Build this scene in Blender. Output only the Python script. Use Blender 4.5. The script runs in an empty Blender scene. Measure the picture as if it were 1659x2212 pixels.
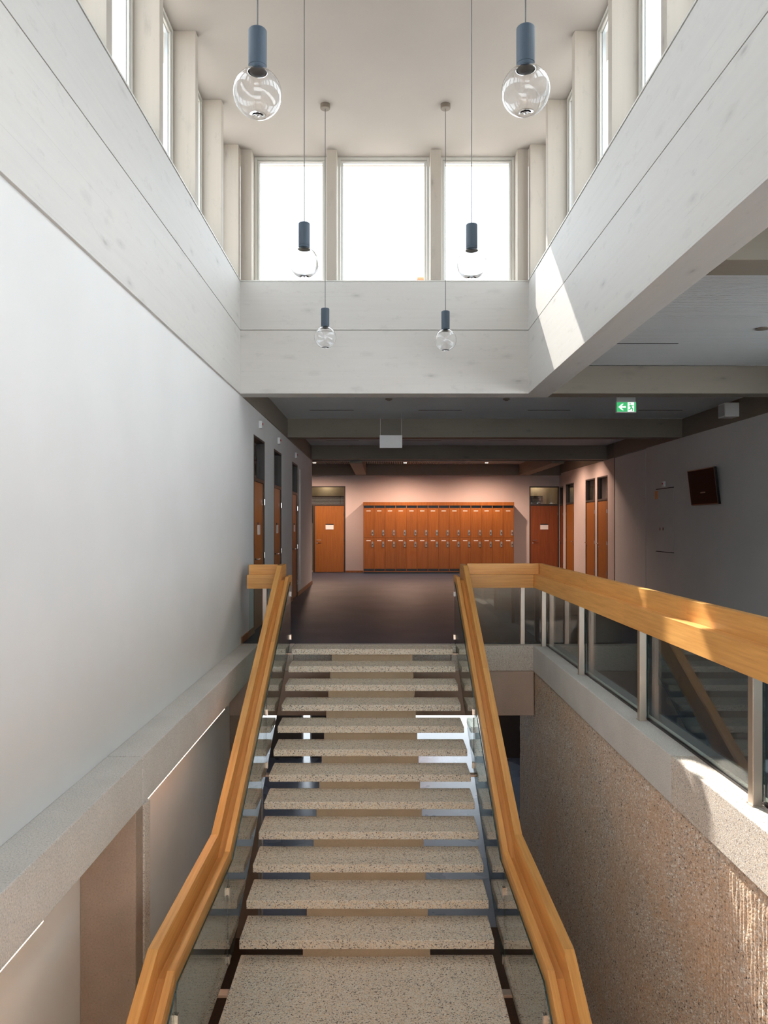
import bpy, bmesh, math, random
import numpy as np
from mathutils import Vector, Matrix
random.seed(4)
C = bpy.context.scene.collection
sc = bpy.context.scene

# ------------------------------------------------------------------ camera, sky, sun, exposure
F_PX, HX, HY = 1620.0, 825.0, 1134.0
cam_d = bpy.data.cameras.new('camera')
cam = bpy.data.objects.new('camera', cam_d); C.objects.link(cam); sc.camera = cam
cam.location = (0, 0, 1.5); cam.rotation_euler = (math.radians(90), 0, 0)
cam_d.sensor_fit = 'VERTICAL'; cam_d.sensor_height = 24.0; cam_d.sensor_width = 24.0
cam_d.lens = F_PX / 2212 * 24.0
cam_d.shift_x = (829.5 - HX) / 2212; cam_d.shift_y = (HY - 1106) / 2212
cam_d.clip_start = 0.05; cam_d.clip_end = 300

w = bpy.data.worlds.new('sky'); sc.world = w; w.use_nodes = True
wn = w.node_tree.nodes; bg = wn['Background']
bg.inputs['Color'].default_value = (0.86, 0.93, 1.0, 1); bg.inputs['Strength'].default_value = 1.9

sun_d = bpy.data.lights.new('sun', 'SUN'); sun = bpy.data.objects.new('sun', sun_d); C.objects.link(sun)
sun_d.energy = 4.6; sun_d.angle = math.radians(0.53); sun_d.color = (1.0, 0.92, 0.84)
sun.location = (-6, 26, 24)
sun.rotation_euler = Vector((0.30, -1.0, -1.0)).to_track_quat('-Z', 'Y').to_euler()

sc.view_settings.view_transform = 'Standard'; sc.view_settings.look = 'None'
sc.view_settings.gamma = 1.0; sc.view_settings.exposure = 1.58; sc.view_settings.use_curve_mapping = False
cy = sc.cycles
cy.max_bounces = 14; cy.diffuse_bounces = 7; cy.glossy_bounces = 6; cy.transmission_bounces = 10; cy.transparent_max_bounces = 24
cy.caustics_reflective = False; cy.caustics_refractive = False; cy.sample_clamp_indirect = 6.0
cy.use_denoising = True; cy.use_adaptive_sampling = True; cy.adaptive_threshold = 0.02

# ------------------------------------------------------------------ materials
class NT:
    def __init__(s, name):
        s.m = bpy.data.materials.new(name); s.m.use_nodes = True
        s.t = s.m.node_tree; s.n = s.t.nodes; s.p = s.n['Principled BSDF']; s.out = s.n['Material Output']
    def new(s, typ, **kw):
        n = s.n.new(typ)
        for k, v in kw.items():
            if k in n.inputs.keys() if hasattr(n.inputs, 'keys') else False: n.inputs[k].default_value = v
            else: setattr(n, k, v)
        return n
    def link(s, a, b): s.t.links.new(a, b)
    def coord(s, which='Object', scale=(1, 1, 1), rnd=0.0):
        tc = s.new('ShaderNodeTexCoord'); mp = s.new('ShaderNodeMapping')
        mp.inputs['Scale'].default_value = scale
        s.link(tc.outputs[which], mp.inputs['Vector'])
        if rnd:
            oi = s.new('ShaderNodeObjectInfo'); mu = s.new('ShaderNodeMath', operation='MULTIPLY'); mu.inputs[1].default_value = rnd
            s.link(oi.outputs['Random'], mu.inputs[0]); cx = s.new('ShaderNodeCombineXYZ')
            for i in range(3): s.link(mu.outputs[0], cx.inputs[i])
            s.link(cx.outputs[0], mp.inputs['Location'])
        return mp.outputs[0]
    def noise(s, vec, scale, detail=3, rough=0.55):
        n = s.new('ShaderNodeTexNoise'); n.inputs['Scale'].default_value = scale
        n.inputs['Detail'].default_value = detail; n.inputs['Roughness'].default_value = rough
        s.link(vec, n.inputs['Vector']); return n.outputs['Fac']
    def voro(s, vec, scale, feature='F1', out='Distance'):
        n = s.new('ShaderNodeTexVoronoi', feature=feature); n.inputs['Scale'].default_value = scale
        s.link(vec, n.inputs['Vector']); return n.outputs[out]
    def ramp(s, fac, stops):
        r = s.new('ShaderNodeValToRGB'); e = r.color_ramp.elements
        while len(e) < len(stops): e.new(0.5)
        for i, (p, c) in enumerate(stops):
            e[i].position = p; e[i].color = (*c, 1) if len(c) == 3 else c
        s.link(fac, r.inputs[0]); return r.outputs[0]
    def mix(s, fac, a, b, blend='MIX'):
        m = s.new('ShaderNodeMix', data_type='RGBA', blend_type=blend)
        if isinstance(fac, (int, float)): m.inputs[0].default_value = fac
        else: s.link(fac, m.inputs[0])
        for v, i in ((a, 6), (b, 7)):
            if isinstance(v, tuple): m.inputs[i].default_value = (*v, 1)
            else: s.link(v, m.inputs[i])
        return m.outputs[2]
    def math(s, op, a, b=0.0, c=None):
        m = s.new('ShaderNodeMath', operation=op)
        for i, v in enumerate((a, b, c)):
            if v is None: continue
            if isinstance(v, (int, float)): m.inputs[i].default_value = v
            else: s.link(v, m.inputs[i])
        return m.outputs[0]
    def bump(s, h, strength=0.3, dist=0.01):
        b = s.new('ShaderNodeBump'); b.inputs['Strength'].default_value = strength; b.inputs['Distance'].default_value = dist
        s.link(h, b.inputs['Height']); s.link(b.outputs[0], s.p.inputs['Normal'])
    def col(s, c):
        if isinstance(c, tuple): s.p.inputs['Base Color'].default_value = (*c, 1)
        else: s.link(c, s.p.inputs['Base Color'])
    def rough(s, r): s.p.inputs['Roughness'].default_value = r
    def spec(s, v): s.p.inputs['Specular IOR Level'].default_value = v

def plain(name, col, rough=0.6, metal=0.0, nscale=0, namp=0.0, spec=0.5):
    t = NT(name); t.rough(rough); t.p.inputs['Metallic'].default_value = metal; t.spec(spec)
    if nscale:
        f = t.noise(t.coord(), nscale, 4)
        t.col(t.ramp(f, [(0.3, tuple(c * (1 - namp) for c in col)), (0.7, tuple(min(1, c * (1 + namp)) for c in col))]))
        t.bump(f, 0.05, 0.004)
    else: t.col(col)
    return t.m

def plaster(name, col, amp=0.03):
    t = NT(name); v = t.coord()
    f = t.noise(v, 1.1, 3); g = t.noise(v, 160, 2)
    t.col(t.ramp(f, [(0.3, tuple(c * (1 - amp) for c in col)), (0.7, tuple(c * (1 + amp) for c in col))]))
    t.bump(g, 0.12, 0.002); t.rough(0.85); t.spec(0.25); return t.m

def timber(name, axis, base, lam=0.0):
    """whitewashed glulam: faint grain along axis, knots, fine lamella lines"""
    t = NT(name)
    s1 = [26, 26, 26]; s1[axis] = 1.1
    s2 = [5, 5, 5]; s2[axis] = 1.7
    v1 = t.coord(scale=tuple(s1), rnd=7.0); v2 = t.coord(scale=tuple(s2), rnd=5.0)
    g = t.noise(v1, 1.0, 5, 0.6); big = t.noise(t.coord(rnd=3.0), 1.3, 3)
    c = t.ramp(g, [(0.30, tuple(x * 0.955 for x in base)), (0.62, base)])
    c = t.mix(t.math('MULTIPLY', big, 0.35), c, tuple(min(1, x * y) for x, y in zip(base, (1.04, 1.0, 0.94))))
    d = t.voro(v2, 1.0)
    k = t.ramp(d, [(0.03, (1, 1, 1)), (0.085, (0, 0, 0))])
    wob = t.math('MULTIPLY', k, t.math('GREATER_THAN', t.noise(v2, 0.9, 1), 0.38))
    c = t.mix(t.math('MULTIPLY', wob, 0.6), c, tuple(x * 0.50 for x in base))
    halo = t.ramp(t.math('ADD', d, t.math('MULTIPLY', t.noise(v2, 9.0, 3), 0.25)), [(0.20, (1, 1, 1)), (0.34, (0, 0, 0))])
    c = t.mix(t.math('MULTIPLY', halo, 0.32), c, tuple(x * 0.66 for x in base))
    s4 = [9, 9, 9]; s4[axis] = 3.4
    sm = t.ramp(t.noise(t.coord(scale=tuple(s4), rnd=9.0), 1.3, 5, 0.75), [(0.58, (0, 0, 0)), (0.70, (1, 1, 1))])
    c = t.mix(t.math('MULTIPLY', sm, 0.46), c, tuple(x * 0.74 for x in base))
    if lam:
        tc = t.new('ShaderNodeTexCoord'); sp = t.new('ShaderNodeSeparateXYZ'); t.link(tc.outputs['Object'], sp.inputs[0])
        fz = t.math('FRACT', t.math('DIVIDE', sp.outputs[2], lam))
        ln = t.math('LESS_THAN', fz, 0.010)
        s3 = [3, 3, 0.1]; 
        ms = t.math('GREATER_THAN', t.noise(t.coord(scale=(1.5, 1.5, 9.0)), 1.0, 2), 0.50)
        c = t.mix(t.math('MULTIPLY', t.math('MULTIPLY', ln, ms), 0.45), c, tuple(x * 0.55 for x in base))
    t.col(c); t.bump(g, 0.08, 0.003); t.rough(0.62); t.spec(0.35); return t.m

def veneer(name, dark, light, coord='Object', stretch=(14, 14, 0.7), rough=0.42, rv=0.16, spec=0.4):
    t = NT(name); v = t.coord(coord, scale=stretch, rnd=11.0)
    g = t.noise(v, 2.2, 5, 0.62); fine = t.noise(t.coord(coord, scale=tuple(x * 5 for x in stretch), rnd=3.0), 2.0, 3)
    c = t.ramp(g, [(0.28, dark), (0.68, light)])
    c = t.mix(t.math('MULTIPLY', fine, 0.25), c, dark)
    oi = t.new('ShaderNodeObjectInfo'); hsv = t.new('ShaderNodeHueSaturation')
    t.link(t.math('MULTIPLY_ADD', oi.outputs['Random'], rv, 1 - rv / 2), hsv.inputs['Value'])
    t.link(c, hsv.inputs['Color']); t.col(hsv.outputs[0])
    t.bump(fine, 0.05, 0.002); t.rough(rough); t.spec(spec); return t.m

def aggregate(name, base, dark, light, scale=95, bumpd=0.004, bumps=0.6, dfrac=0.16, lfrac=0.16, warm=(1.0, 0.84, 0.66), patch=0.25, sc2=None):
    """washed concrete: pebbles of several tones, each with its own cell"""
    t = NT(name); v = t.coord()
    vo = t.new('ShaderNodeTexVoronoi', feature='F1'); vo.inputs['Scale'].default_value = scale; t.link(v, vo.inputs['Vector'])
    sp = t.new('ShaderNodeSeparateColor'); t.link(vo.outputs['Color'], sp.inputs[0])
    tone = t.ramp(sp.outputs[0], [(0.0, dark), (dfrac, dark), (dfrac + 0.03, tuple(x * 0.62 for x in base)), (dfrac + 0.16, tuple(x * 0.85 for x in base)), (0.55, base), (1 - lfrac, base), (1 - lfrac + 0.03, light)])
    tone = t.mix(t.math('MULTIPLY', t.math('GREATER_THAN', sp.outputs[1], 0.62), 0.7), tone, tuple(a * b for a, b in zip(base, warm)))
    mort = t.ramp(vo.outputs['Distance'], [(0.30, (0, 0, 0)), (0.55, (1, 1, 1))])
    c = t.mix(t.math('MULTIPLY', mort, 0.45), tone, tuple(x * 0.92 for x in base))
    v2 = t.new('ShaderNodeTexVoronoi', feature='F1'); v2.inputs['Scale'].default_value = scale * 2.6; t.link(v, v2.inputs['Vector'])
    s2 = t.new('ShaderNodeSeparateColor'); t.link(v2.outputs['Color'], s2.inputs[0])
    c = t.mix(t.math('MULTIPLY', t.math('LESS_THAN', s2.outputs[0], 0.10), 0.65), c, dark)
    c = t.mix(t.math('MULTIPLY', t.math('GREATER_THAN', s2.outputs[0], 0.90), 0.5), c, light)
    big = t.ramp(t.noise(v, 1.6, 5, 0.65), [(0.42, (0, 0, 0)), (0.68, (1, 1, 1))])
    c = t.mix(t.math('MULTIPLY', big, patch), c, tuple(a * b for a, b in zip(base, warm)))
    t.col(c)
    h = t.math('SUBTRACT', 1.0, vo.outputs['Distance'])
    t.bump(h, bumps, bumpd); t.rough(0.75); t.spec(0.25); return t.m

def concrete(name, base, sp_scale=150, amp=0.12, spk=0.35):
    t = NT(name); v = t.coord()
    n1 = t.noise(v, 3.0, 5); n2 = t.noise(v, sp_scale, 2, 0.7)
    c = t.ramp(n1, [(0.3, tuple(b * (1 - amp) for b in base)), (0.7, tuple(b * (1 + amp * 0.6) for b in base))])
    c = t.mix(t.math('MULTIPLY', t.ramp(n2, [(0.36, (1, 1, 1)), (0.46, (0, 0, 0))]), spk), c, tuple(b * 0.5 for b in base))
    c = t.mix(t.math('MULTIPLY', t.ramp(n2, [(0.60, (0, 0, 0)), (0.68, (1, 1, 1))]), spk), c, tuple(min(1, b * 1.5) for b in base))
    vv = t.voro(v, 7.0); hole = t.ramp(vv, [(0.030, (1, 1, 1)), (0.045, (0, 0, 0))])
    c = t.mix(t.math('MULTIPLY', hole, 0.5), c, tuple(b * 0.4 for b in base))
    t.col(c); t.bump(n2, 0.35, 0.003); t.rough(0.8); t.spec(0.25); return t.m

def glass(name, tint, edge=None, f0=0.04):
    """clear pane: Schlick reflection over tinted transparency"""
    t = NT(name); t.n.remove(t.p)
    ge = t.new('ShaderNodeNewGeometry'); dt = t.new('ShaderNodeVectorMath', operation='DOT_PRODUCT')
    t.link(ge.outputs['Normal'], dt.inputs[0]); t.link(ge.outputs['Incoming'], dt.inputs[1])
    c = t.math('SUBTRACT', 1.0, t.math('ABSOLUTE', dt.outputs['Value']))
    fr = t.math('MULTIPLY_ADD', t.math('POWER', c, 5.0), 1 - f0, f0)
    tr = t.new('ShaderNodeBsdfTransparent'); tr.inputs[0].default_value = (*tint, 1)
    gl = t.new('ShaderNodeBsdfGlossy'); gl.inputs['Roughness'].default_value = 0.0; gl.inputs[0].default_value = (1, 1, 1, 1)
    mx = t.new('ShaderNodeMixShader'); t.link(fr, mx.inputs[0]); t.link(tr.outputs[0], mx.inputs[1]); t.link(gl.outputs[0], mx.inputs[2])
    t.link(mx.outputs[0], t.out.inputs[0]); return t.m

def emit(name, col, s):
    t = NT(name); t.n.remove(t.p); e = t.new('ShaderNodeEmission')
    e.inputs[0].default_value = (*col, 1); e.inputs[1].default_value = s; t.link(e.outputs[0], t.out.inputs[0]); return t.m

def metal(name, col, rough=0.35, brushed=True):
    t = NT(name); t.p.inputs['Metallic'].default_value = 1.0; t.col(col); t.rough(rough)
    if brushed:
        f = t.noise(t.coord(scale=(220, 220, 3)), 1.0, 2); t.bump(f, 0.06, 0.002)
        t.p.inputs['Anisotropic'].default_value = 0.4
    return t.m

def lino(name, a, b, rough=0.33):
    t = NT(name); v = t.coord(); f = t.noise(v, 60, 4, 0.7); g = t.noise(v, 1.2, 3)
    c = t.ramp(f, [(0.3, a), (0.7, b)]); t.col(c)
    t.link(t.math('MULTIPLY_ADD', g, 0.14, rough - 0.05), t.p.inputs['Roughness']); t.spec(0.5); t.bump(f, 0.03, 0.001); return t.m

WB = (0.57, 0.56, 0.54)
M = dict(
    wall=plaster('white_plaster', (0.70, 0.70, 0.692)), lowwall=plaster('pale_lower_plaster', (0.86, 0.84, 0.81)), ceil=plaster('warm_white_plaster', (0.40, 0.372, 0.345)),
    hallwall=plaster('grey_plaster', (0.64, 0.63, 0.62)), backwall=plaster('lamp_tinted_plaster', (0.55, 0.48, 0.455)),  # backwall: warm tint of the downlights is put into the plaster colour
    tim_y=timber('whitewashed_timber_long', 1, WB, 0.197), tim_x=timber('whitewashed_timber_cross', 0, WB, 0.155),
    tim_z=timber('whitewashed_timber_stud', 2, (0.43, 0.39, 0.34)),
    tim_dark=timber('untreated_beam_timber', 0, (0.21, 0.185, 0.15)),
    hallceil=plaster('acoustic_grey', (0.76, 0.80, 0.81)), slat=plain('grey_slat', (0.46, 0.47, 0.47), 0.7),
    slot=plain('black_slot', (0.01, 0.01, 0.01), 0.8), slat_dark=plain('dark_slat', (0.05, 0.045, 0.045), 0.6),
    frame=plain('cream_window_frame', (0.62, 0.61, 0.57), 0.45), alu=metal('window_aluminium', (0.62, 0.66, 0.68), 0.4),
    oak=veneer('honey_oak', (0.62, 0.285, 0.075), (0.84, 0.455, 0.14), 'UV', (1.0, 22, 22), 0.38, 0.14, 0.45),
    door=veneer('orange_beech_door', (0.23, 0.078, 0.012), (0.34, 0.125, 0.022), 'Object', (16, 16, 0.8), 0.4, 0.10),
    doorred=veneer('red_beech_door', (0.17, 0.04, 0.009), (0.26, 0.07, 0.016), 'Object', (16, 16, 0.8), 0.4, 0.08),
    locker=veneer('locker_veneer', (0.20, 0.060, 0.008), (0.30, 0.105, 0.017), 'Object', (16, 16, 0.8), 0.42, 0.14),
    skirting=veneer('skirting_wood', (0.26, 0.12, 0.045), (0.40, 0.20, 0.08), 'Object', (1, 1, 20)),
    darkframe=plain('dark_door_frame', (0.035, 0.028, 0.024), 0.45),
    tread=aggregate('washed_terrazzo', (0.86, 0.79, 0.68), (0.06, 0.045, 0.035), (0.92, 0.89, 0.82), 120, 0.002, 0.4, 0.13, 0.15, (1.0, 0.82, 0.62), 0.12),
    agg=aggregate('washed_aggregate', (0.66, 0.61, 0.55), (0.16, 0.13, 0.11), (0.85, 0.82, 0.78), 150, 0.002, 0.4, 0.07, 0.12, (1.0, 0.86, 0.72), 0.15),
    rough=aggregate('exposed_pebble_wall', (0.66, 0.55, 0.45), (0.10, 0.07, 0.055), (0.90, 0.86, 0.80), 85, 0.006, 0.55, 0.07, 0.22, (1.0, 0.76, 0.54), 0.5),
    coping=concrete('blasted_grey_concrete', (0.63, 0.605, 0.57), 120, 0.07, 0.55),
    beamc=concrete('bounce_tinted_concrete', (0.54, 0.41, 0.33), 110, 0.10, 0.25),  # reddish tone carries warm bounce light in the concrete colour
    pier=concrete('brown_concrete', (0.37, 0.285, 0.225), 90, 0.14, 0.35),
    spine=concrete('tan_concrete', (0.50, 0.39, 0.27), 120, 0.08, 0.25),
    lino=lino('navy_lino', (0.018, 0.031, 0.056), (0.028, 0.044, 0.074), 0.50),
    lino2=lino('blue_grey_lino', (0.17, 0.185, 0.24), (0.22, 0.24, 0.30), 0.26),
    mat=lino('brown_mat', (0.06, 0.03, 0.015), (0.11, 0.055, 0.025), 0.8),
    dark=plain('dark_brown_panel', (0.045, 0.03, 0.024), 0.5),
    rail_glass=glass('railing_glass', (0.76, 0.83, 0.82)), rail_edge=plain('glass_edge', (0.02, 0.05, 0.05), 0.1),
    win_glass=glass('window_glass', (0.97, 0.98, 0.98)),
    grey_glass=glass('transom_glass', (0.72, 0.74, 0.74)),
    steel=metal('brushed_steel', (0.60, 0.52, 0.45), 0.36), chrome=metal('chrome', (0.8, 0.8, 0.8), 0.15, False),
    navy=plain('slate_blue_lacquer', (0.043, 0.068, 0.098), 0.5), cord=plain('grey_cord', (0.12, 0.12, 0.12), 0.6),
    canopy=plain('bronze_canopy', (0.16, 0.13, 0.10), 0.5),
    white=plain('white_plastic', (0.78, 0.78, 0.77), 0.4), black=plain('black_plastic', (0.01, 0.009, 0.009), 0.3),
    screen=plain('screen_brown_reflection', (0.045, 0.014, 0.008), 0.6, spec=0.05), red=plain('red_plastic', (0.5, 0.02, 0.02), 0.4),  # screen: reddish-brown reflection is painted as a matt base colour
    orange=plain('orange_sticker', (0.7, 0.22, 0.03), 0.5), lockgrey=plain('lock_plate_grey', (0.23, 0.25, 0.26), 0.35),
    led=emit('led_strip', (1.0, 0.60, 0.40), 7.0), spot=emit('spot_lamp', (1.0, 0.62, 0.40), 14.0),
    exitgreen=emit('exit_green', (0.045, 0.42, 0.14), 0.42), exitwhite=emit('exit_white', (0.86, 1.0, 0.90), 0.38),
    roof=plain('roof_gravel', (0.55, 0.52, 0.48), 0.9), bldg=plain('plant_room_grey', (0.42, 0.43, 0.44), 0.7),
    bldgred=plain('orange_red_cladding', (0.60, 0.16, 0.07), 0.7),
    cream=plaster('cream_room', (0.72, 0.62, 0.48)), grayground=plain('pale_paving', (0.85, 0.85, 0.85), 0.8),
)
# lamp glass: real shell
tg = NT('lamp_glass'); tg.p.inputs['Transmission Weight'].default_value = 1.0; tg.rough(0.0); tg.p.inputs['IOR'].default_value = 1.45; tg.col((0.985, 0.99, 1.0)); M['bulb'] = tg.m

# ------------------------------------------------------------------ mesh helpers
class MB:
    def __init__(s): s.v = []; s.f = []; s.uv = []; s.mi = []
    def quad(s, pts, uv=None, mi=0):
        i = len(s.v); s.v += [tuple(p) for p in pts]; s.f.append(tuple(range(i, i + len(pts))))
        s.uv.append(uv or [(p[0], p[1]) for p in pts]); s.mi.append(mi)
    def box(s, x0, x1, y0, y1, z0, z1, mi=0):
        if x0 > x1: x0, x1 = x1, x0
        if y0 > y1: y0, y1 = y1, y0
        if z0 > z1: z0, z1 = z1, z0
        i = len(s.v)
        s.v += [(x0, y0, z0), (x1, y0, z0), (x1, y1, z0), (x0, y1, z0), (x0, y0, z1), (x1, y0, z1), (x1, y1, z1), (x0, y1, z1)]
        L = (x1 - x0, y1 - y0, z1 - z0); ax = L.index(max(L))
        for q in ((0, 3, 2, 1), (4, 5, 6, 7), (0, 1, 5, 4), (1, 2, 6, 5), (2, 3, 7, 6), (3, 0, 4, 7)):
            s.f.append(tuple(i + k for k in q)); uv = []
            for k in q:
                p = s.v[i + k]; o = [p[a] for a in range(3) if a != ax]; uv.append((p[ax], o[0] * 0.7 + o[1]))
            s.uv.append(uv); s.mi.append(mi)
        return s
    def seg(s, p0, p1, x0, x1, h):
        """board between (y,z_top) p0 and p1, width x0..x1, height h, vertical cuts; uv along the board"""
        i = len(s.v); L = math.hypot(p1[0] - p0[0], p1[1] - p0[1])
        for (y, z), u in ((p0, 0), (p1, L)):
            s.v += [(x0, y, z - h), (x1, y, z - h), (x1, y, z), (x0, y, z)]
        us = [0] * 4 + [L] * 4; vs = [-h + x0, -h + x1, x1, x0] * 2
        flip = p1[0] > p0[0]
        for q in ((0, 1, 2, 3), (7, 6, 5, 4), (0, 4, 5, 1), (1, 5, 6, 2), (2, 6, 7, 3), (3, 7, 4, 0)):
            if flip == (q in ((9,),)): pass
            s.f.append(tuple(i + k for k in q)); s.uv.append([(us[k], vs[k]) for k in q]); s.mi.append(0)
        return s
    def prism(s, poly, axis, a0, a1):
        """extrude 2-D polygon along axis (0,1,2) between a0 and a1"""
        n = len(poly); i = len(s.v)
        def P(p, a):
            return {0: (a, p[0], p[1]), 1: (p[0], a, p[1]), 2: (p[0], p[1], a)}[axis]
        s.v += [P(p, a0) for p in poly] + [P(p, a1) for p in poly]
        s.f.append(tuple(i + k for k in range(n))[::-1]); s.uv.append([poly[k] for k in range(n)][::-1]); s.mi.append(0)
        s.f.append(tuple(i + n + k for k in range(n))); s.uv.append(list(poly)); s.mi.append(0)
        for k in range(n):
            q = (k, (k + 1) % n, n + (k + 1) % n, n + k)
            s.f.append(tuple(i + a for a in q)); s.uv.append([(0, k), (0, k + 1), (1, k + 1), (1, k)]); s.mi.append(0)
        return s
    def lathe(s, prof, cx, cy, n=24, closed=False):
        i = len(s.v); m = len(prof)
        for r, z in prof:
            for k in range(n):
                a = 2 * math.pi * k / n; s.v.append((cx + r * math.cos(a), cy + r * math.sin(a), z))
        rng = range(m if closed else m - 1)
        for j in rng:
            j2 = (j + 1) % m
            for k in range(n):
                k2 = (k + 1) % n
                s.f.append((i + j * n + k, i + j * n + k2, i + j2 * n + k2, i + j2 * n + k))
                s.uv.append([(0, 0)] * 4); s.mi.append(0)
        return s
    def cyl(s, p0, p1, r, n=12):
        p0 = Vector(p0); p1 = Vector(p1); d = (p1 - p0).normalized()
        a = d.orthogonal().normalized(); b = d.cross(a); i = len(s.v)
        for p in (p0, p1):
            for k in range(n):
                t = 2 * math.pi * k / n; s.v.append(tuple(p + r * (a * math.cos(t) + b * math.sin(t))))
        for k in range(n):
            k2 = (k + 1) % n; s.f.append((i + k, i + k2, i + n + k2, i + n + k)); s.uv.append([(0, 0)] * 4); s.mi.append(0)
        s.f.append(tuple(i + k for k in range(n))[::-1]); s.uv.append([(0, 0)] * n); s.mi.append(0)
        s.f.append(tuple(i + n + k for k in range(n))); s.uv.append([(0, 0)] * n); s.mi.append(0)
        return s
    def build(s, name, mat, parent=None, smooth=False, bevel=0.0, bseg=2):
        off = Vector(parent_loc(parent)) if parent else Vector((0, 0, 0))
        me = bpy.data.meshes.new(name)
        me.from_pydata([tuple(Vector(v) - off) for v in s.v], [], s.f)
        uvl = me.uv_layers.new(name='UVMap'); k = 0
        for uv in s.uv:
            for c in uv: uvl.data[k].uv = c; k += 1
        mats = mat if isinstance(mat, (list, tuple)) else [mat]
        for m_ in mats: me.materials.append(M[m_] if isinstance(m_, str) else m_)
        for p, mi in zip(me.polygons, s.mi): p.material_index = mi
        bm = bmesh.new(); bm.from_mesh(me); bmesh.ops.recalc_face_normals(bm, faces=bm.faces); bm.to_mesh(me); bm.free()
        if smooth:
            for p in me.polygons: p.use_smooth = True
        o = bpy.data.objects.new(name, me); C.objects.link(o)
        if parent: o.parent = parent
        if bevel:
            b = o.modifiers.new('bevel', 'BEVEL'); b.width = bevel; b.segments = bseg; b.limit_method = 'ANGLE'; b.angle_limit = math.radians(50)
        return o

def parent_loc(p):
    l = Vector((0, 0, 0))
    while p: l = l + Vector(p.location); p = p.parent
    return l
def box(*a): return MB().box(*a)
def empty(name, loc, label=None, cat=None, group=None, kind=None):
    o = bpy.data.objects.new(name, None); C.objects.link(o); o.location = loc; o.empty_display_size = 0.1
    return tag(o, label, cat, group, kind)
def tag(o, label=None, cat=None, group=None, kind=None):
    if label: o['label'] = label
    if cat: o['category'] = cat
    if group: o['group'] = group
    if kind: o['kind'] = kind
    return o
def S(o, label=None, cat=None): return tag(o, label, cat, None, 'structure')
def copy_tree(o, parent=None):
    c = o.copy(); C.objects.link(c)
    if parent: c.parent = parent
    for ch in list(o.children): copy_tree(ch, c)
    return c

# ------------------------------------------------------------------ dimensions (metres; camera at origin, floor z=0)
XL, XR = -1.76, 1.82          # faces of the atrium beams
Y0, YE = -5.2, 9.32           # atrium from behind the camera to the end wall
ZB, ZJ, ZS, ZC = 3.134, 3.922, 4.543, 6.17
HC = 3.48                     # hall ceiling
XHR = 5.62                    # hall right wall
LOW = -3.66                   # lower floor
STEP, GO = 0.1525, 0.303

# ------------------------------------------------------------------ setting: atrium beams
def beam_pair(name, axis, lo, hi, label):
    e = empty(name, (0, 0, 0), label, 'beam', None, 'structure')
    for (z0, z1, n) in ((ZB, ZJ - 0.004, 'lower_board'), (ZJ + 0.004, ZS - 0.022, 'upper_board')):
        (x0, x1, y0, y1) = (lo[0], hi[0], lo[1], hi[1])
        box(x0, x1, y0, y1, z0, z1).build(n, 'tim_y' if axis else 'tim_x', e, bevel=0.002)
    # recessed joint between the boards
    sx = 0.02
    box(lo[0] + sx, hi[0] - sx, lo[1] + sx, hi[1] - sx, ZJ - 0.005, ZJ + 0.005).build('joint', 'tim_dark', e)
    return e
beam_pair('timber_beam', 1, (XL - 0.30, Y0), (XL, YE + 0.0), 'whitewashed knotty timber beam along the top of the white left wall')
beam_pair('timber_beam', 1, (XR, Y0), (XR + 0.30, YE + 0.0), 'whitewashed timber beam on the right with the sunlit patch')
beam_pair('timber_beam', 0, (XL - 0.30, YE), (XR + 0.30, YE + 0.28), 'pale timber beam below the three end windows')
beam_pair('timber_beam', 0, (XL - 0.30, Y0 - 0.28), (XR + 0.30, Y0), 'pale timber beam behind the viewpoint')
# sill boards
def sill(n, *a):
    return S(box(*a).build('trim_%d' % n, 'frame', None, bevel=0.003), None, None)
sill(1, XL - 0.26, XL + 0.006, Y0, YE, ZS - 0.016, ZS)
sill(2, XR - 0.006, XR + 0.26, Y0, YE, ZS - 0.016, ZS)
sill(3, XL - 0.26, XR + 0.26, YE + 0.001, YE + 0.30, ZS - 0.018, ZS - 0.001)
sill(4, XL - 0.26, XR + 0.26, Y0 - 0.30, Y0 - 0.001, ZS - 0.018, ZS - 0.001)

# studs, each one an object
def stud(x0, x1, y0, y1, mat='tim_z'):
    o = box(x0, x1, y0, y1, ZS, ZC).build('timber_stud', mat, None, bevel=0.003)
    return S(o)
side_y = [8.23 - 1.145 * k for k in range(0, 12)]
names_l = ['nearest the far left corner', 'second from the far left corner', 'third from the far left corner', 'fourth from the far left corner']
for k, y in enumerate(side_y):
    for sgn, xa in ((-1, XL), (1, XR)):
        o = stud(xa, xa + sgn * 0.24, y, y + 0.10)
        side = 'left' if sgn < 0 else 'right'
        if k < 4:
            tag(o, 'pale timber stud between the %s side windows, %s' % (side, names_l[k].replace('left', side)), 'post')
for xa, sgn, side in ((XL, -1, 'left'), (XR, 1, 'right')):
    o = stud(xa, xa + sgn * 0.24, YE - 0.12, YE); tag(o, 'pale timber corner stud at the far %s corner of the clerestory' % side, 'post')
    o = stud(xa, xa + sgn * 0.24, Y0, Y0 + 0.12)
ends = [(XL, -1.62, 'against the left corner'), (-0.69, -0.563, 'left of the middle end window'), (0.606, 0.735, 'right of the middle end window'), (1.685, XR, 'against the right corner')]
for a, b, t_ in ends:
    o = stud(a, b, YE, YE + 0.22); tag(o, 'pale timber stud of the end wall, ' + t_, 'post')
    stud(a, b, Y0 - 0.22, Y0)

# ceiling of the atrium and sloping close-off
S(box(XL - 0.45, XR + 0.45, Y0 - 0.45, YE + 0.45, ZC, ZC + 0.35).build('ceiling', 'ceil'), 'warm white plaster ceiling high above the stairwell', 'ceiling')

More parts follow.
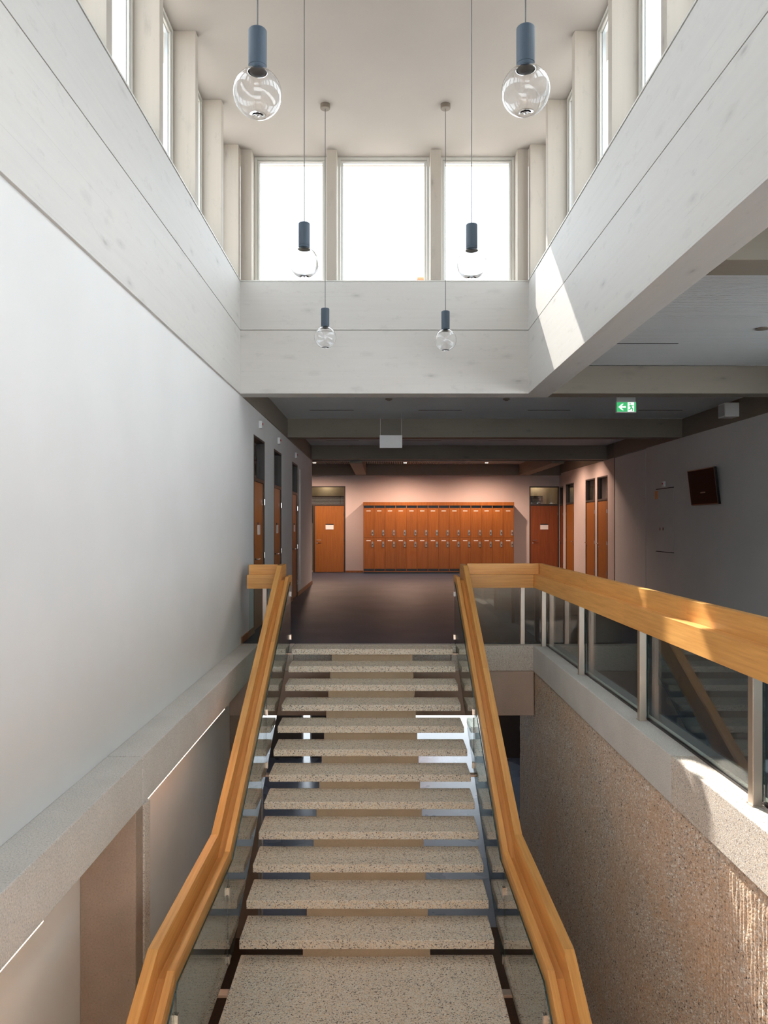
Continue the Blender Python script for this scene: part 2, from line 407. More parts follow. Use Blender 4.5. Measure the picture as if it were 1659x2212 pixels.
# clerestory windows: frame > sash, pane
wn_i = [0]
def window(axis, u0, u1, z0, z1, p, out, label=None, detail=True, gmat='win_glass', fmat='frame'):
    wn_i[0] += 1
    def B(ua, ub, pa, pb, za, zb, m=None):
        m = m or MB()
        if axis == 0: m.box(ua, ub, pa, pb, za, zb)
        else: m.box(pa, pb, ua, ub, za, zb)
        return m
    uc = (u0 + u1) / 2
    e = empty('window_%d' % wn_i[0], (uc, p, z0) if axis == 0 else (p, uc, z0), label, 'window' if label else None, None, 'structure')
    fw = 0.034; a, b = p, p + out * 0.075
    m = B(u0, u0 + fw, a, b, z0, z1); B(u1 - fw, u1, a, b, z0, z1, m); B(u0 + fw, u1 - fw, a, b, z0, z0 + fw, m); B(u0 + fw, u1 - fw, a, b, z1 - fw, z1, m)
    m.build('frame', fmat, e, bevel=0.003)
    if detail:
        g = 0.004; s0, s1, t0, t1 = u0 + fw + g, u1 - fw - g, z0 + fw * 0.6, z1 - fw - g; sw = 0.022
        c, d = p + out * 0.012, p + out * 0.065
        m = B(s0, s0 + sw, c, d, t0, t1); B(s1 - sw, s1, c, d, t0, t1, m); B(s0 + sw, s1 - sw, c, d, t0, t0 + sw, m); B(s0 + sw, s1 - sw, c, d, t1 - sw, t1, m)
        m.build('sash', fmat, e, bevel=0.002)
        sw2 = sw + 0.006
        m = B(s0 + sw, s0 + sw2, d - out * 0.03, d, t0 + sw, t1 - sw); B(s1 - sw2, s1 - sw, d - out * 0.03, d, t0 + sw, t1 - sw, m); B(s0 + sw2, s1 - sw2, d - out * 0.03, d, t1 - sw2, t1 - sw, m)
        m.build('glazing_bead', 'alu', e)
    q = p + out * 0.045
    B(u0 + fw + 0.006, u1 - fw - 0.006, q, q + out * 0.006, z0 + fw, z1 - fw).build('glass_pane', gmat, e)
    return e
for (a, b, t_) in ((-1.62, -0.69, 'left'), (-0.563, 0.606, 'wide middle'), (0.735, 1.685, 'right')):
    window(0, a + 0.002, b - 0.002, ZS, ZC, YE + 0.20, 1, 'tall %s window of the end wall, bright white sky behind' % t_)
    window(0, a + 0.002, b - 0.002, ZS, ZC, Y0 - 0.20, -1, None, False)
ys = sorted(side_y)
bays = [(Y0 + 0.12, ys[0])] + [(ys[i] + 0.10, ys[i + 1]) for i in range(len(ys) - 1)] + [(ys[-1] + 0.10, YE - 0.12)]
nb = len(bays)
ordn = ['nearest the far corner', 'second from the far corner', 'third from the far corner', 'fourth from the far corner', 'fifth from the far corner']
for i, (a, b) in enumerate(bays):
    r = nb - 1 - i
    for sgn, xa, side in ((-1, XL, 'left'), (1, XR, 'right')):
        lab = '%s side clerestory window, %s' % (side, ordn[r]) if r < 5 else None
        window(1, a + 0.002, b - 0.002, ZS, ZC, xa + sgn * 0.21, sgn, lab, r < 6)

# outside: flat roof around the atrium, far buildings seen over the sill
m = MB()
m.box(-16, XL - 0.32, -9, 24.0, 3.95, 4.15); m.box(XR + 0.32, 16, -9, 24.0, 3.95, 4.15); m.box(XL - 0.32, XR + 0.32, YE + 0.32, 24.0, 3.95, 4.15); m.box(XL - 0.32, XR + 0.32, -9, Y0 - 0.32, 3.95, 4.15)
S(m.build('roof', 'roof'), 'flat gravel roof outside the clerestory windows', 'roof')
S(box(-80, 80, -60, 120, LOW - 0.5, LOW - 0.3).build('ground', 'grayground'), 'pale paved ground outside', 'ground')
e = empty('rooftop_plant_room', (0.3, 40, LOW - 0.3), 'low grey rooftop just above the sill of the middle end window', 'building')
m = box(-1.0, 1.75, 40, 44, LOW - 0.3, 14.55); m.build('wall', 'bldg', e)
box(-1.05, 1.80, 39.9, 44.1, 14.55, 14.72).build('roof_edge', 'bldg', e)
e = empty('rooftop_box', (2.2, 41, LOW - 0.3), 'small orange-red rooftop block at right end of the middle window', 'building')
box(1.95, 2.55, 41, 43, LOW - 0.3, 14.95).build('wall', 'bldgred', e); box(1.93, 2.57, 40.95, 43.05, 14.95, 15.05).build('roof_edge', 'bldgred', e)

# ------------------------------------------------------------------ upper hall: floor, walls, ceilings
YF = 9.49
m = MB(); m.box(-6.0, XHR + 0.1, YF, 23.9, -0.30, 0.0); m.box(2.12, XHR + 0.1, -6.0, YF, -0.30, 0.0); m.box(-6, 2.12, -6.0, 0.30, -0.30, 0.0)
S(m.build('floor', 'lino'), 'dark navy lino floor of the upper hall', 'floor')

def wall_open(axis, p0, p1, a0, a1, z0, z1, openings, name, mat, label):
    """wall slab: plane range p0..p1, along a0..a1, with openings (u0,u1,ztop)"""
    m = MB()
    def B(ua, ub, za, zb):
        if ub - ua < 1e-4: return
        if axis == 1: m.box(p0, p1, ua, ub, za, zb)
        else: m.box(ua, ub, p0, p1, za, zb)
    cur = a0
    for (u0, u1, zt) in sorted(openings):
        B(cur, u0, z0, z1); B(u0, u1, zt, z1); cur = u1
    B(cur, a1, z0, z1)
    return S(m.build(name, mat), label, 'wall')
XW = XL - 0.022
DL = [(10.42, 11.38), (12.38, 13.28), (14.88, 15.82)]
wall_open(1, XW - 0.2, XW, -6.0, 19.1, -0.31, ZB, [(a, b, 2.76) for a, b in DL], 'wall_left', 'wall', 'tall white plaster wall left of the stairs')
XF = 5.612
DR = [(18.64, 19.55), (19.74, 20.66), (21.92, 22.88)]
wall_open(1, XF, 5.83, 18.10, 23.7, 0, 3.125, [(a, b, 2.74) for a, b in DR] + [(23.22, 23.66, 2.70)], 'wall_right', 'backwall', 'pinkish wall with narrow doors at far right')
m = MB().box(XHR, XHR + 0.2, 8.2, 15.95, 0, ZB).box(XHR, XHR + 0.2, -6.0, 8.2, 0, 0.9)
for k in range(5): m.box(XHR, XHR + 0.2, -5.9 + k * 2.8, -5.8 + k * 2.8, 0.9, ZB)
m.box(XHR, XHR + 0.2, 8.1, 8.2, 0.9, ZB)
for k in range(5): window(1, -5.8 + k * 2.8, -3.1 + k * 2.8, 0.9, ZB, XHR + 0.05, 1, None, False)  # unseen side windows, added to bring more daylight into hall and stairwell
S(m.build('wall_right', 'hallwall'), 'dim grey plaster wall carrying the tilted screen', 'wall')
S(box(XHR - 0.004, XHR + 0.2, 15.97, 18.10, 0, ZB - 0.02).build('wall_right', 'hallwall'), 'stretch of grey wall between metal joint and narrow doors', 'wall')
S(box(XHR + 0.004, XHR + 0.05, 15.95, 15.97, 0, ZB).build('trim_5', 'alu'))
S(box(5.606, 5.616, 18.085, 18.10, 0, 3.125).build('trim_6', 'darkframe'))
BO = [(-2.60, -1.155, 2.73), (4.66, 5.60, 2.72)]
wall_open(0, 23.7, 23.9, -6.0, 5.83, 0, 3.50, BO, 'wall_back', 'backwall', 'warm pinkish back wall behind the lockers')
S(box(-6.2, -6.0, 19.0, 23.9, 0, 3.4).build('wall_left', 'backwall'))
S(box(-6.2, XW - 0.2, 18.9, 19.1, 0, 3.4).build('wall_left', 'backwall'))
# back of the hall behind the camera: wall with an unseen band of windows added for daylight
S(MB().box(-6, XHR + 0.2, -6.2, -6.0, 0, 0.12).box(-6, XHR + 0.2, -6.2, -6.0, ZB, HC).build('wall_front', 'wall'))
for k in range(5): window(0, -1.74 + k * 1.49, -1.74 + (k + 1) * 1.49 - 0.04, 0.12, ZB, -6.05, -1, None, False)

# longitudinal beams
for (nm, a) in (('left', (XL - 0.30, XL, YE + 0.28, 19.0)), ('right', (XHR - 0.02, XHR + 0.25, -6, 19.0))):
    o = box(a[0], a[1], a[2], a[3], ZB, HC).build('ceiling_beam', 'tim_dark', None, bevel=0.004)
    S(o, 'dark brown-grey edge beam running along the %s wall of the hall' % nm, 'beam')
cross = [(13.98, 14.28, XL, 'broad dark beam crossing the hall behind the exit sign'), (18.65, 19.0, XL, 'darkest beam crossing the hall just before the warm lit back zone')]
for y0, y1, x0, lab in cross:
    S(box(x0, XHR - 0.02, y0, y1, ZB, HC).build('ceiling_beam', 'tim_dark', None, bevel=0.004), lab, 'beam')
for y0, y1, lab in ((9.32, 9.60, 'beam crossing the right hall level with the end wall'), (4.62, 4.91, 'nearest beam crossing the right hall, top right edge of view'), (-0.05, 0.25, None), (-4.7, -4.4, None)):
    o = S(box(XR + 0.30, XHR - 0.02, y0, y1, ZB, HC).build('ceiling_beam', 'tim_dark', None, bevel=0.004), lab, 'beam' if lab else None)
S(box(XL, XHR, 18.99, 19.03, ZB - 0.02, HC - 0.1).build('trim_7', 'black'))
# ceilings
def ceil(name, mat, lab, *a): return S(box(*a).build(name, mat), lab, 'ceiling' if lab else None)
ceil('ceiling', 'hallceil', 'blue-grey acoustic ceiling panel over the hall before the exit sign beam', XL - 0.3, XHR + 0.2, YE + 0.29, 13.98, HC, HC + 0.1)
ceil('ceiling', 'hallceil', 'shadowed ceiling panel between the two far crossbeams', XL - 0.3, XHR + 0.2, 14.28, 18.65, HC, HC + 0.1)
ceil('ceiling', 'slat_dark', 'dark ceiling void over the back zone', -6.2, XHR + 0.2, 19.03, 23.9, 3.46, 3.56)
e = empty('ceiling', (3.8, 5, HC), 'grey slatted acoustic ceiling over the right hand hall', 'ceiling', None, 'structure')
box(XR + 0.30, XHR + 0.2, -6.0, 9.32, HC + 0.02, HC + 0.1).build('backing', 'slot', e)
for (a, b) in ((-4.4, -0.05), (0.25, 4.62), (4.91, 9.32)):
    m = MB(); y = a + 0.004
    while y < b - 0.03:
        m.box(XR + 0.30, XHR - 0.02, y, y + 0.026, HC, HC + 0.02); y += 0.034
    tag(m.build('slat', 'slat', e), kind='stuff')
# slats of back zone, running along y
e = empty('ceiling', (0, 21, 3.40), 'fine dark slats of the ceiling above the lockers', 'ceiling', None, 'structure')
m = MB(); x = -5.9
while x < 5.5:
    m.box(x, x + 0.022, 19.05, 23.5, 3.40, 3.45); x += 0.055
tag(m.build('slat', 'slat', e), kind='stuff')
S(box(-6.0, XF, 23.50, 23.7, 3.065, 3.40).build('ceiling_beam', 'tim_dark'), 'warm lit beam along the top of the back wall', 'beam')
S(box(XF - 0.02, 5.83, 18.09, 23.7, 3.13, 3.5).build('ceiling_beam', 'tim_dark'), 'beam along the top of the wall with narrow doors', 'beam')
S(box(-0.82, -0.50, 19.03, 23.5, 3.065, 3.44).build('ceiling_beam', 'tim_dark'), 'short beam running to the back wall above the lockers', 'beam')
S(box(4.30, 4.62, 19.03, 23.5, 3.065, 3.44).build('ceiling_beam', 'tim_dark'), 'short beam running to the back wall at the right', 'beam')
# linear diffuser slots and round detectors in the ceiling
k = 0
for (px0, px1, y) in ((669, 764, 12.93), (904, 998, 12.93), (1140, 1232, 12.93), (1379, 1474, 12.93), (1333, 1465, 8.18), (705, 775, 17.6), (870, 953, 17.6), (1055, 1118, 17.6)):
    xa, xb = (px0 - HX) * y / F_PX, (px1 - HX) * y / F_PX
    o = box(xa, xb, y - 0.012, y + 0.012, HC - 0.003, HC + 0.01).build('air_slot', 'slot')
    side = ['left of the hanging white sign', 'just right of the hanging white sign', 'left of the exit sign', 'right of the exit sign', 'in the nearer slatted ceiling at right', 'in the far bay, leftmost', 'in the far bay, middle', 'in the far bay, rightmost'][k]
    tag(o, 'thin black linear air slot in the ceiling ' + side, 'vent'); k += 1
for (px, y, lab) in ((840, 11.75, 'left'), (1094, 11.75, 'right')):
    e = empty('smoke_detector', ((px - HX) * y / F_PX, y, HC), 'small flat ceiling disc just past the end beam, %s one' % lab, 'detector')
    x = e.location.x
    MB().lathe([(0.0, HC), (0.055, HC), (0.055, HC - 0.015), (0.045, HC - 0.022), (0, HC - 0.022)], x, y, 20).build('base', 'canopy', e)
    MB().lathe([(0.028, HC - 0.022), (0.025, HC - 0.035), (0, HC - 0.037)], x, y, 16).build('sensor', 'canopy', e)
y = 7.55
e = empty('smoke_detector', ((1646 - HX) * y / F_PX, y, HC), 'small round disc on slatted ceiling at right edge of view', 'detector'); x = e.location.x
MB().lathe([(0, HC), (0.06, HC), (0.06, HC - 0.012), (0, HC - 0.016)], x, y, 20).build('base', 'canopy', e)

# skirting
m = MB(); cur = YF
for a, b in DL: m.box(XW, XW + 0.015, cur, a - 0.0, 0, 0.085); cur = b
m.box(XW, XW + 0.015, cur, 19.1, 0, 0.085)
S(m.build('baseboard_left', 'skirting'), 'brown wooden skirting along the left wall of the hall', 'skirting')
S(MB().box(-1.155, -0.60, 23.685, 23.7, 0, 0.06).box(4.11, 4.66, 23.685, 23.7, 0, 0.06).build('baseboard_back', 'door'), 'orange wooden skirting on the back wall', 'skirting')

# ------------------------------------------------------------------ doors
dn = [0]
def door(axis, p, out, u0, u1, ztop, zleaf, hinge_hi, label, mat='door', sign=True, room='cream', depth=0.6, leaf=None, frame='darkframe'):
    """door set in a wall face at plane p; out = direction into the viewer's room"""
    dn[0] += 1; uc = (u0 + u1) / 2
    e = empty('door_%d' % dn[0], (uc, p, 0) if axis == 0 else (p, uc, 0), label, 'door', None, 'structure')
    def B(ua, ub, da, db, za, zb, m=None):      # d measured into the wall
        m = m or MB(); a, b = p - out * da, p - out * db
        if axis == 0: m.box(ua, ub, a, b, za, zb)
        else: m.box(a, b, ua, ub, za, zb)
        return m
    fw = 0.035
    m = B(u0, u0 + fw, -0.004, 0.12, 0, ztop); B(u1 - fw, u1, -0.004, 0.12, 0, ztop, m); B(u0 + fw, u1 - fw, -0.004, 0.12, ztop - fw, ztop, m); B(u0 + fw, u1 - fw, -0.004, 0.12, zleaf, zleaf + 0.05, m)
    m.build('frame', frame, e, bevel=0.002)
    l0, l1 = leaf or (u0 + fw, u1 - fw)
    if leaf:
        if l0 > u0 + fw + 0.05:
            B(l0 - 0.05, l0 - 0.003, -0.002, 0.10, 0, zleaf).build('mullion', frame, e)
            B(u0 + fw, l0 - 0.05, 0.05, 0.06, 0.06, zleaf).build('side_pane', 'grey_glass', e)
    lf = B(l0 + 0.003, l1 - 0.003, 0.012, 0.055, 0.012, zleaf - 0.003).build('leaf', mat, e, bevel=0.002)
    B(u0 + fw, u1 - fw, 0.055, 0.063, zleaf + 0.05, ztop - fw).build('transom_pane', 'grey_glass', e)
    hu = (l0 + 0.075) if hinge_hi else (l1 - 0.075); hd = 1 if hinge_hi else -1
    def P(u, d, z): return (u, p - out * d, z) if axis == 0 else (p - out * d, u, z)
    m = MB(); m.cyl(P(hu, 0.012, 1.02), P(hu, -0.055, 1.02), 0.010, 8); m.cyl(P(hu, -0.05, 1.02), P(hu + hd * 0.125, -0.05, 1.02), 0.010, 8)
    m.cyl(P(hu, 0.012, 0.93), P(hu, 0.002, 0.93), 0.024, 10)
    m.build('handle', 'chrome', e, smooth=False)
    for z in (0.25, 1.0, 1.8):
        hh = l1 - 0.004 if hinge_hi else l0 + 0.004
        MB().cyl(P(hh, -0.006, z), P(hh, -0.006, z + 0.09), 0.008, 8).build('hinge', 'chrome', e)
    if sign:
        sw = 0.125 if sign == 'wide' else 0.085
        sg = B(uc - sw if not leaf else (l0 + l1) / 2 - sw, uc + sw if not leaf else (l0 + l1) / 2 + sw, 0.0, 0.012, 1.36, 1.50).build('sign_plate', 'white', e)
        c = uc if not leaf else (l0 + l1) / 2
        B(c - sw, c + sw, -0.002, 0.012, 1.50, 1.535).build('sign_header', 'black', e)
    # shallow room behind
    r = MB(); i = 0.001
    B(u0 - 0.3, u1 + 0.3, depth, depth + 0.04, 0, 3.0, r)
    B(u0 - 0.34, u0 - 0.3, 0.2, depth, 0, 3.0, r); B(u1 + 0.3, u1 + 0.34, 0.2, depth, 0, 3.0, r)
    B(u0 - 0.34, u1 + 0.34, 0.2, depth, 3.0, 3.04, r); B(u0 - 0.34, u1 + 0.34, 0.2, depth, -0.04, 0, r)
    r.build('room_lining', room, e)
    return e
lab = ['nearest the stairs', 'in the middle of three', 'farthest along the wall']
for i, (a, b) in enumerate(DL):
    door(1, XW, 1, a, b, 2.76, 2.12, True, 'orange-brown door with tall transom in left wall, ' + lab[i], room='tim_dark' )
d1 = door(0, 23.7, -1, BO[0][0], BO[0][1], 2.73, 2.11, True, 'orange wooden door left of the lockers with blind in transom', sign='wide', leaf=(-2.12, -1.19), depth=0.7)
d2 = door(0, 23.7, -1, BO[1][0], BO[1][1], 2.72, 2.11, True, 'dark red-brown door right of the lockers', 'doorred', sign='wide', depth=0.7)
labr = ['rightmost of the narrow doors on the far right wall', 'middle of the narrow doors on the far right wall', 'leftmost orange door on the far right wall']
for i, (a, b) in enumerate(DR):
    door(1, XF, -1, a, b, 2.74, 2.12, i == 2, 'orange door with transom, ' + labr[i], sign=False)
door(1, XF, -1, 23.22, 23.66, 2.70, 2.11, False, 'dark red-brown door tucked in the far right corner', 'doorred', sign=False)
# blinds behind the back transoms
for e, xa, xb in ((d1, -2.55, -1.2), (d2, 4.70, 5.12)):
    box(xa, xb, 23.86, 23.87, 2.12, 2.42).build('window_backing', 'dark', e)
    for k in range(5):
        box(xa, xb, 23.80, 23.83, 2.165 + k * 0.045, 2.165 + k * 0.045 + 0.020).build('blind_slat', 'white', e)
for x in (-1.8, 5.0):
    l = bpy.data.lights.new('room_lamp', 'POINT'); l.energy = 1.6; l.color = (1, 0.8, 0.55); l.shadow_soft_size = 0.15
    o = bpy.data.objects.new('room_lamp', l); o.location = (x, 24.2, 2.8); C.objects.link(o)

# ------------------------------------------------------------------ lockers
LX0, LW, LYF = -0.573, 0.3323, 23.20
nums = ['first', 'second', 'third', 'fourth', 'fifth', 'sixth', 'seventh', 'eighth', 'ninth', 'tenth', 'eleventh', 'twelfth', 'thirteenth', 'fourteenth']
def locker(i):
    x0 = LX0 + i * LW; x1 = x0 + LW
    e = empty('locker', (x0, LYF, 0), None, 'locker', 'row of tall wooden lockers')
    m = MB(); m.box(x0, x0 + 0.012, LYF - 0.002, 23.68, 0.05, 2.10); m.box(x1 - 0.006, x1, LYF - 0.002, 23.68, 0.05, 2.10); m.box(x0 + 0.012, x1 - 0.006, LYF + 0.3, 23.68, 0.05, 2.10); m.box(x0 + 0.012, x1 - 0.006, LYF - 0.002, 23.5, 0.05, 0.075)
    m.build('carcass', 'locker', e)
    box(x0 + 0.012, x1 - 0.006, LYF + 0.05, LYF + 0.30, 0.075, 2.10).build('dark_recess', 'black', e)
    for (z0, z1, zk, zn) in ((1.105, 2.02, 1.26, 1.935), (0.145, 1.098, 0.90, 1.015)):
        d = box(x0 + 0.015, x1 - 0.009, LYF, LYF + 0.02, z0, z1).build('door', 'locker', e, bevel=0.0015)
        cx = x1 - 0.052
        MB().prism([(cx - 0.028 + 0.010, zk - 0.085), (cx + 0.018, zk - 0.085), (cx + 0.028, zk - 0.06), (cx + 0.028, zk + 0.06), (cx + 0.018, zk + 0.085), (cx - 0.018, zk + 0.085), (cx - 0.028, zk + 0.06), (cx - 0.028, zk - 0.06)], 1, LYF - 0.012, LYF).build('lock_plate', 'lockgrey', d)
        MB().cyl((cx, LYF - 0.03, zk), (cx, LYF - 0.01, zk), 0.016, 10).build('lock_knob', 'black', d)
        box(x0 + 0.09, x0 + 0.225, LYF - 0.002, LYF, zn - 0.011, zn + 0.011).build('number_strip', 'white', d)
    return e
L0 = locker(0)
for i in range(14):
    L = L0 if i == 0 else copy_tree(L0)
    L.location.x = LX0 + i * LW
    if i == 0: lb = 'orange-brown two-door wooden locker at the left end of the row'
    elif i == 13: lb = 'orange-brown two-door wooden locker at the right end of the row'
    else: lb = 'orange-brown two-door wooden locker, %s from the left end of the row' % nums[i]
    tag(L, lb, 'locker', 'row of tall wooden lockers')
tag(box(LX0 - 0.01, LX0 + 14 * LW + 0.01, LYF - 0.01, 23.69, 2.10, 2.205).build('locker_cornice', 'locker', None, bevel=0.003), 'long wooden top board running over the whole row of lockers', 'cornice')
tag(box(LX0, LX0 + 14 * LW, LYF + 0.03, 23.69, 0.0, 0.05).build('locker_plinth', 'black'), 'dark recessed plinth under the row of lockers', 'plinth')

# ------------------------------------------------------------------ hall lights: spots over the back zone
for i, (x, y, lab) in enumerate(((-2.0, 22.2, 'above the door left of the lockers'), (0.69, 22.2, 'above the left half of the lockers'), (3.1, 22.2, 'above the right half of the lockers'), (4.75, 20.9, 'beside the far right wall, deeper one'), (4.75, 19.35, 'beside the far right wall, nearer one'))):
    e = empty('ceiling_spotlight', (x, y, 3.40), 'small glowing warm ceiling spotlight ' + lab, 'spotlight')
    MB().lathe([(0.0, 3.40), (0.055, 3.40), (0.055, 3.34), (0.048, 3.34), (0.048, 3.355), (0, 3.355)], x, y, 18).build('housing', 'white', e)
    MB().lathe([(0.045, 3.35), (0.040, 3.338), (0.0, 3.332)], x, y, 18).build('lens', 'spot', e)
    l = bpy.data.lights.new('spot_beam', 'SPOT'); l.energy = 140 if i < 3 else 42; l.color = (1, 0.66, 0.50); l.spot_size = math.radians(165); l.spot_blend = 0.8; l.shadow_soft_size = 0.04
    o = bpy.data.objects.new('spot_beam', l); o.location = (0, 0, -0.09); o.parent = e; C.objects.link(o)

# ------------------------------------------------------------------ stairwell edges: copings, piers, end beam
XCL, XCR = -1.55, 1.88
ZCB = -0.315
def coping(name, label, stones, mat='coping'):
    e = empty(name, (stones[0][0], stones[0][2], 0), label, 'coping', None, 'structure')
    for s_ in stones: box(*s_[:6]).build('coping_stone', s_[6] if len(s_) > 6 else mat, e, bevel=0.006)
    return e
coping('trim_8', 'long grey concrete coping under the left wall', [(XW, XCL, a, b, ZCB, 0.0) for a, b in ((0.30, 0.40), (0.404, 4.856), (4.864, 9.328))])
coping('trim_9', 'grey concrete coping under the glass railing on the right', [(XCR, 2.12, 0.30, 0.44, ZCB, 0.0), (XCR, 2.12, 0.444, 4.877, ZCB, 0.0, 'agg'), (XCR, 2.12, 4.883, 9.328, ZCB, 0.0)])
for n_, x0_, x1_, y_ in ((13, XW, XCL - 0.006, 4.856), (14, XCR + 0.006, 2.11, 4.877)): S(box(x0_, x1_, y_, y_ + 0.008, ZCB + 0.004, -0.005).build('trim_%d' % n_, 'black'))
coping('trim_10', 'speckled concrete edge at the head of the stairs', [(XW, -1.10, 9.33, YF, ZCB, 0.0, 'agg'), (-1.098, 0.862, 9.36, YF, ZCB, -0.001, 'agg'), (0.864, 2.12, 9.33, YF, ZCB, 0.0, 'agg')])
S(box(-1.90, 1.895, 9.345, 9.75, -0.875, ZCB - 0.004).build('edge_beam', 'beamc', None, bevel=0.006), 'smooth grey-brown concrete edge beam below the head of the stairs', 'beam')
S(box(-1.9, 1.9, 0.05, 0.30, -0.875, ZCB).build('edge_beam', 'beamc'), None, None)
S(box(-1.9, 2.12, 0.05, 0.31, ZCB, 0.0).build('trim_11', 'coping'))
# left lower wall with piers and LED strips
S(box(-2.1, -1.90, 0.0, 9.5, LOW, ZCB).build('wall_left', 'lowwall'), 'smooth pale lower wall set back under the left coping', 'wall')
def pier(y0, y1, lab):
    e = empty('concrete_pier', (-1.72, y0, LOW), lab, 'pier', None, 'structure')
    MB().box(-1.90, -1.548, y0, y1, LOW, ZCB).build('shaft', 'pier', e, bevel=0.006)
    MB().box(-1.90, -1.538, y1 - 0.001, y1 + 0.12, LOW, ZCB).build('rough_edge', 'agg', e, bevel=0.004)
    return e
pier(4.72, 4.86, 'brown concrete pier under the joint of the left coping')
pier(9.36, 9.6, 'brown concrete pier under the head of the stairs at left')
pier(0.35, 0.52, None)
for i, (a, b, t_) in enumerate(((0.7, 3.46, 'nearer the viewer'), (4.97, 7.45, 'beside the upper flight'))):
    e = empty('led_strip', (-1.56, a, ZCB), 'thin glowing warm LED line under left coping, ' + t_, 'light strip')
    box(-1.585, -1.560, a - 0.01, b + 0.01, ZCB - 0.006, ZCB).build('profile', 'alu', e)
    box(-1.580, -1.562, a, b, ZCB - 0.015, ZCB - 0.006).build('diffuser', 'led', e)

# rough ribbed wall on the right: real ribs, weathering into pebbles
def ribbed_wall():
    y0, y1, z0, z1 = 0.30, 10.36, LOW, ZCB - 0.008
    ny = 1340; nz = 100
    ysn = np.linspace(y0, y1, ny); zsn = np.linspace(z0, z1, nz)
    rs = np.random.RandomState(3)
    def vnoise(Y, Z, sy, sz):
        gy = rs.rand(int((y1 - y0) / sy) + 4, int((z1 - z0) / sz) + 4)
        a = (Y - y0) / sy; b = (Z - z0) / sz; ia = a.astype(int); ib = b.astype(int); fa = a - ia; fb = b - ib
        fa = fa * fa * (3 - 2 * fa); fb = fb * fb * (3 - 2 * fb)
        return (gy[ia, ib] * (1 - fa) * (1 - fb) + gy[ia + 1, ib] * fa * (1 - fb) + gy[ia, ib + 1] * (1 - fa) * fb + gy[ia + 1, ib + 1] * fa * fb)
    Y, Z = np.meshgrid(ysn, zsn, indexing='ij')
    wear = vnoise(Y, Z, 0.35, 0.6) * 0.6 + vnoise(Y, Z, 0.12, 0.2) * 0.4
    fine = vnoise(Y, Z, 0.018, 0.05); mid = vnoise(Y, Z, 0.05, 0.09)
    rib = np.abs(np.sin(np.pi * (Y + 0.006 * vnoise(Y, Z, 0.3, 0.4)) / 0.040)) ** 0.7
    near = np.clip((6.4 - Y) / 1.6, 0, 1); near = near * near * (3 - 2 * near)
    st = near * np.clip(1.35 - 1.2 * wear, 0.15, 1.0)
    disp = st * 0.014 * rib ** 3 + (1 - 0.5 * st) * 0.007 * fine + 0.005 * mid
    edge = np.clip((z1 - Z) / 0.05, 0, 1) 
    X = 1.912 - disp * edge
    co = np.stack([X, Y, Z], -1).reshape(-1, 3)
    idx = np.arange(ny * nz).reshape(ny, nz)
    q = np.stack([idx[:-1, :-1], idx[:-1, 1:], idx[1:, 1:], idx[1:, :-1]], -1).reshape(-1, 4)
    me = bpy.data.meshes.new('wall_right'); me.vertices.add(len(co)); me.vertices.foreach_set('co', co.ravel())
    me.loops.add(q.size); me.loops.foreach_set('vertex_index', q.ravel()); me.polygons.add(len(q))
    me.polygons.foreach_set('loop_start', np.arange(0, q.size, 4)); me.polygons.foreach_set('loop_total', np.full(len(q), 4))
    me.materials.append(M['rough']); me.update(calc_edges=True); me.validate()
    o = bpy.data.objects.new('wall_right', me); C.objects.link(o)
    return S(o, 'rough ribbed pebble concrete wall below the right railing', 'wall')
ribbed_wall()
S(box(1.915, 2.3, 0.3, 10.36, LOW, ZCB - 0.006).build('wall_right', 'rough'))

# ------------------------------------------------------------------ lower storey seen through the stairs
S(MB().box(-6, 6, 9.62, 16.9, LOW - 0.2, LOW).build('floor', 'lino2'), 'glossy blue-grey floor of the storey below', 'floor')
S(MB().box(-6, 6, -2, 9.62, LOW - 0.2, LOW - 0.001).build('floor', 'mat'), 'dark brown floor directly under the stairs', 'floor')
S(box(-6, 6, 9.75, 16.9, -0.62, -0.31).build('ceiling', 'hallceil'))
m = MB()
for a, b in ((-6, -1.78), (-1.56, -0.30), (2.35, 6)): m.box(a, b, 16.6, 16.8, LOW, -0.62)
S(m.build('wall_back', 'dark'), 'dark panelled wall of the storey below', 'wall')
window(0, -1.78, -1.56, LOW - 0.05, -0.62, 16.65, 1, 'narrow bright lower window seen between the treads at left', False)
window(0, -0.30, 2.35, LOW - 0.05, -0.62, 16.65, 1, 'wide bright lower window seen through the right side of the stairs', False)
S(box(-6.2, -6, -2, 16.9, LOW, -0.3).build('wall_left', 'hallwall')); S(box(6, 6.2, -2, 16.9, LOW, -0.3).build('wall_right', 'hallwall'))
S(MB().box(-6, 6, -2.2, -2, -0.7, -0.3).box(-6, -2.1, -2.2, -2, LOW, -0.7).box(2.4, 6, -2.2, -2, LOW, -0.7).build('wall_front', 'wall'))
S(box(-2.1, 2.4, -2.2, -2, LOW, -0.7).build('wall_front', 'wall'))

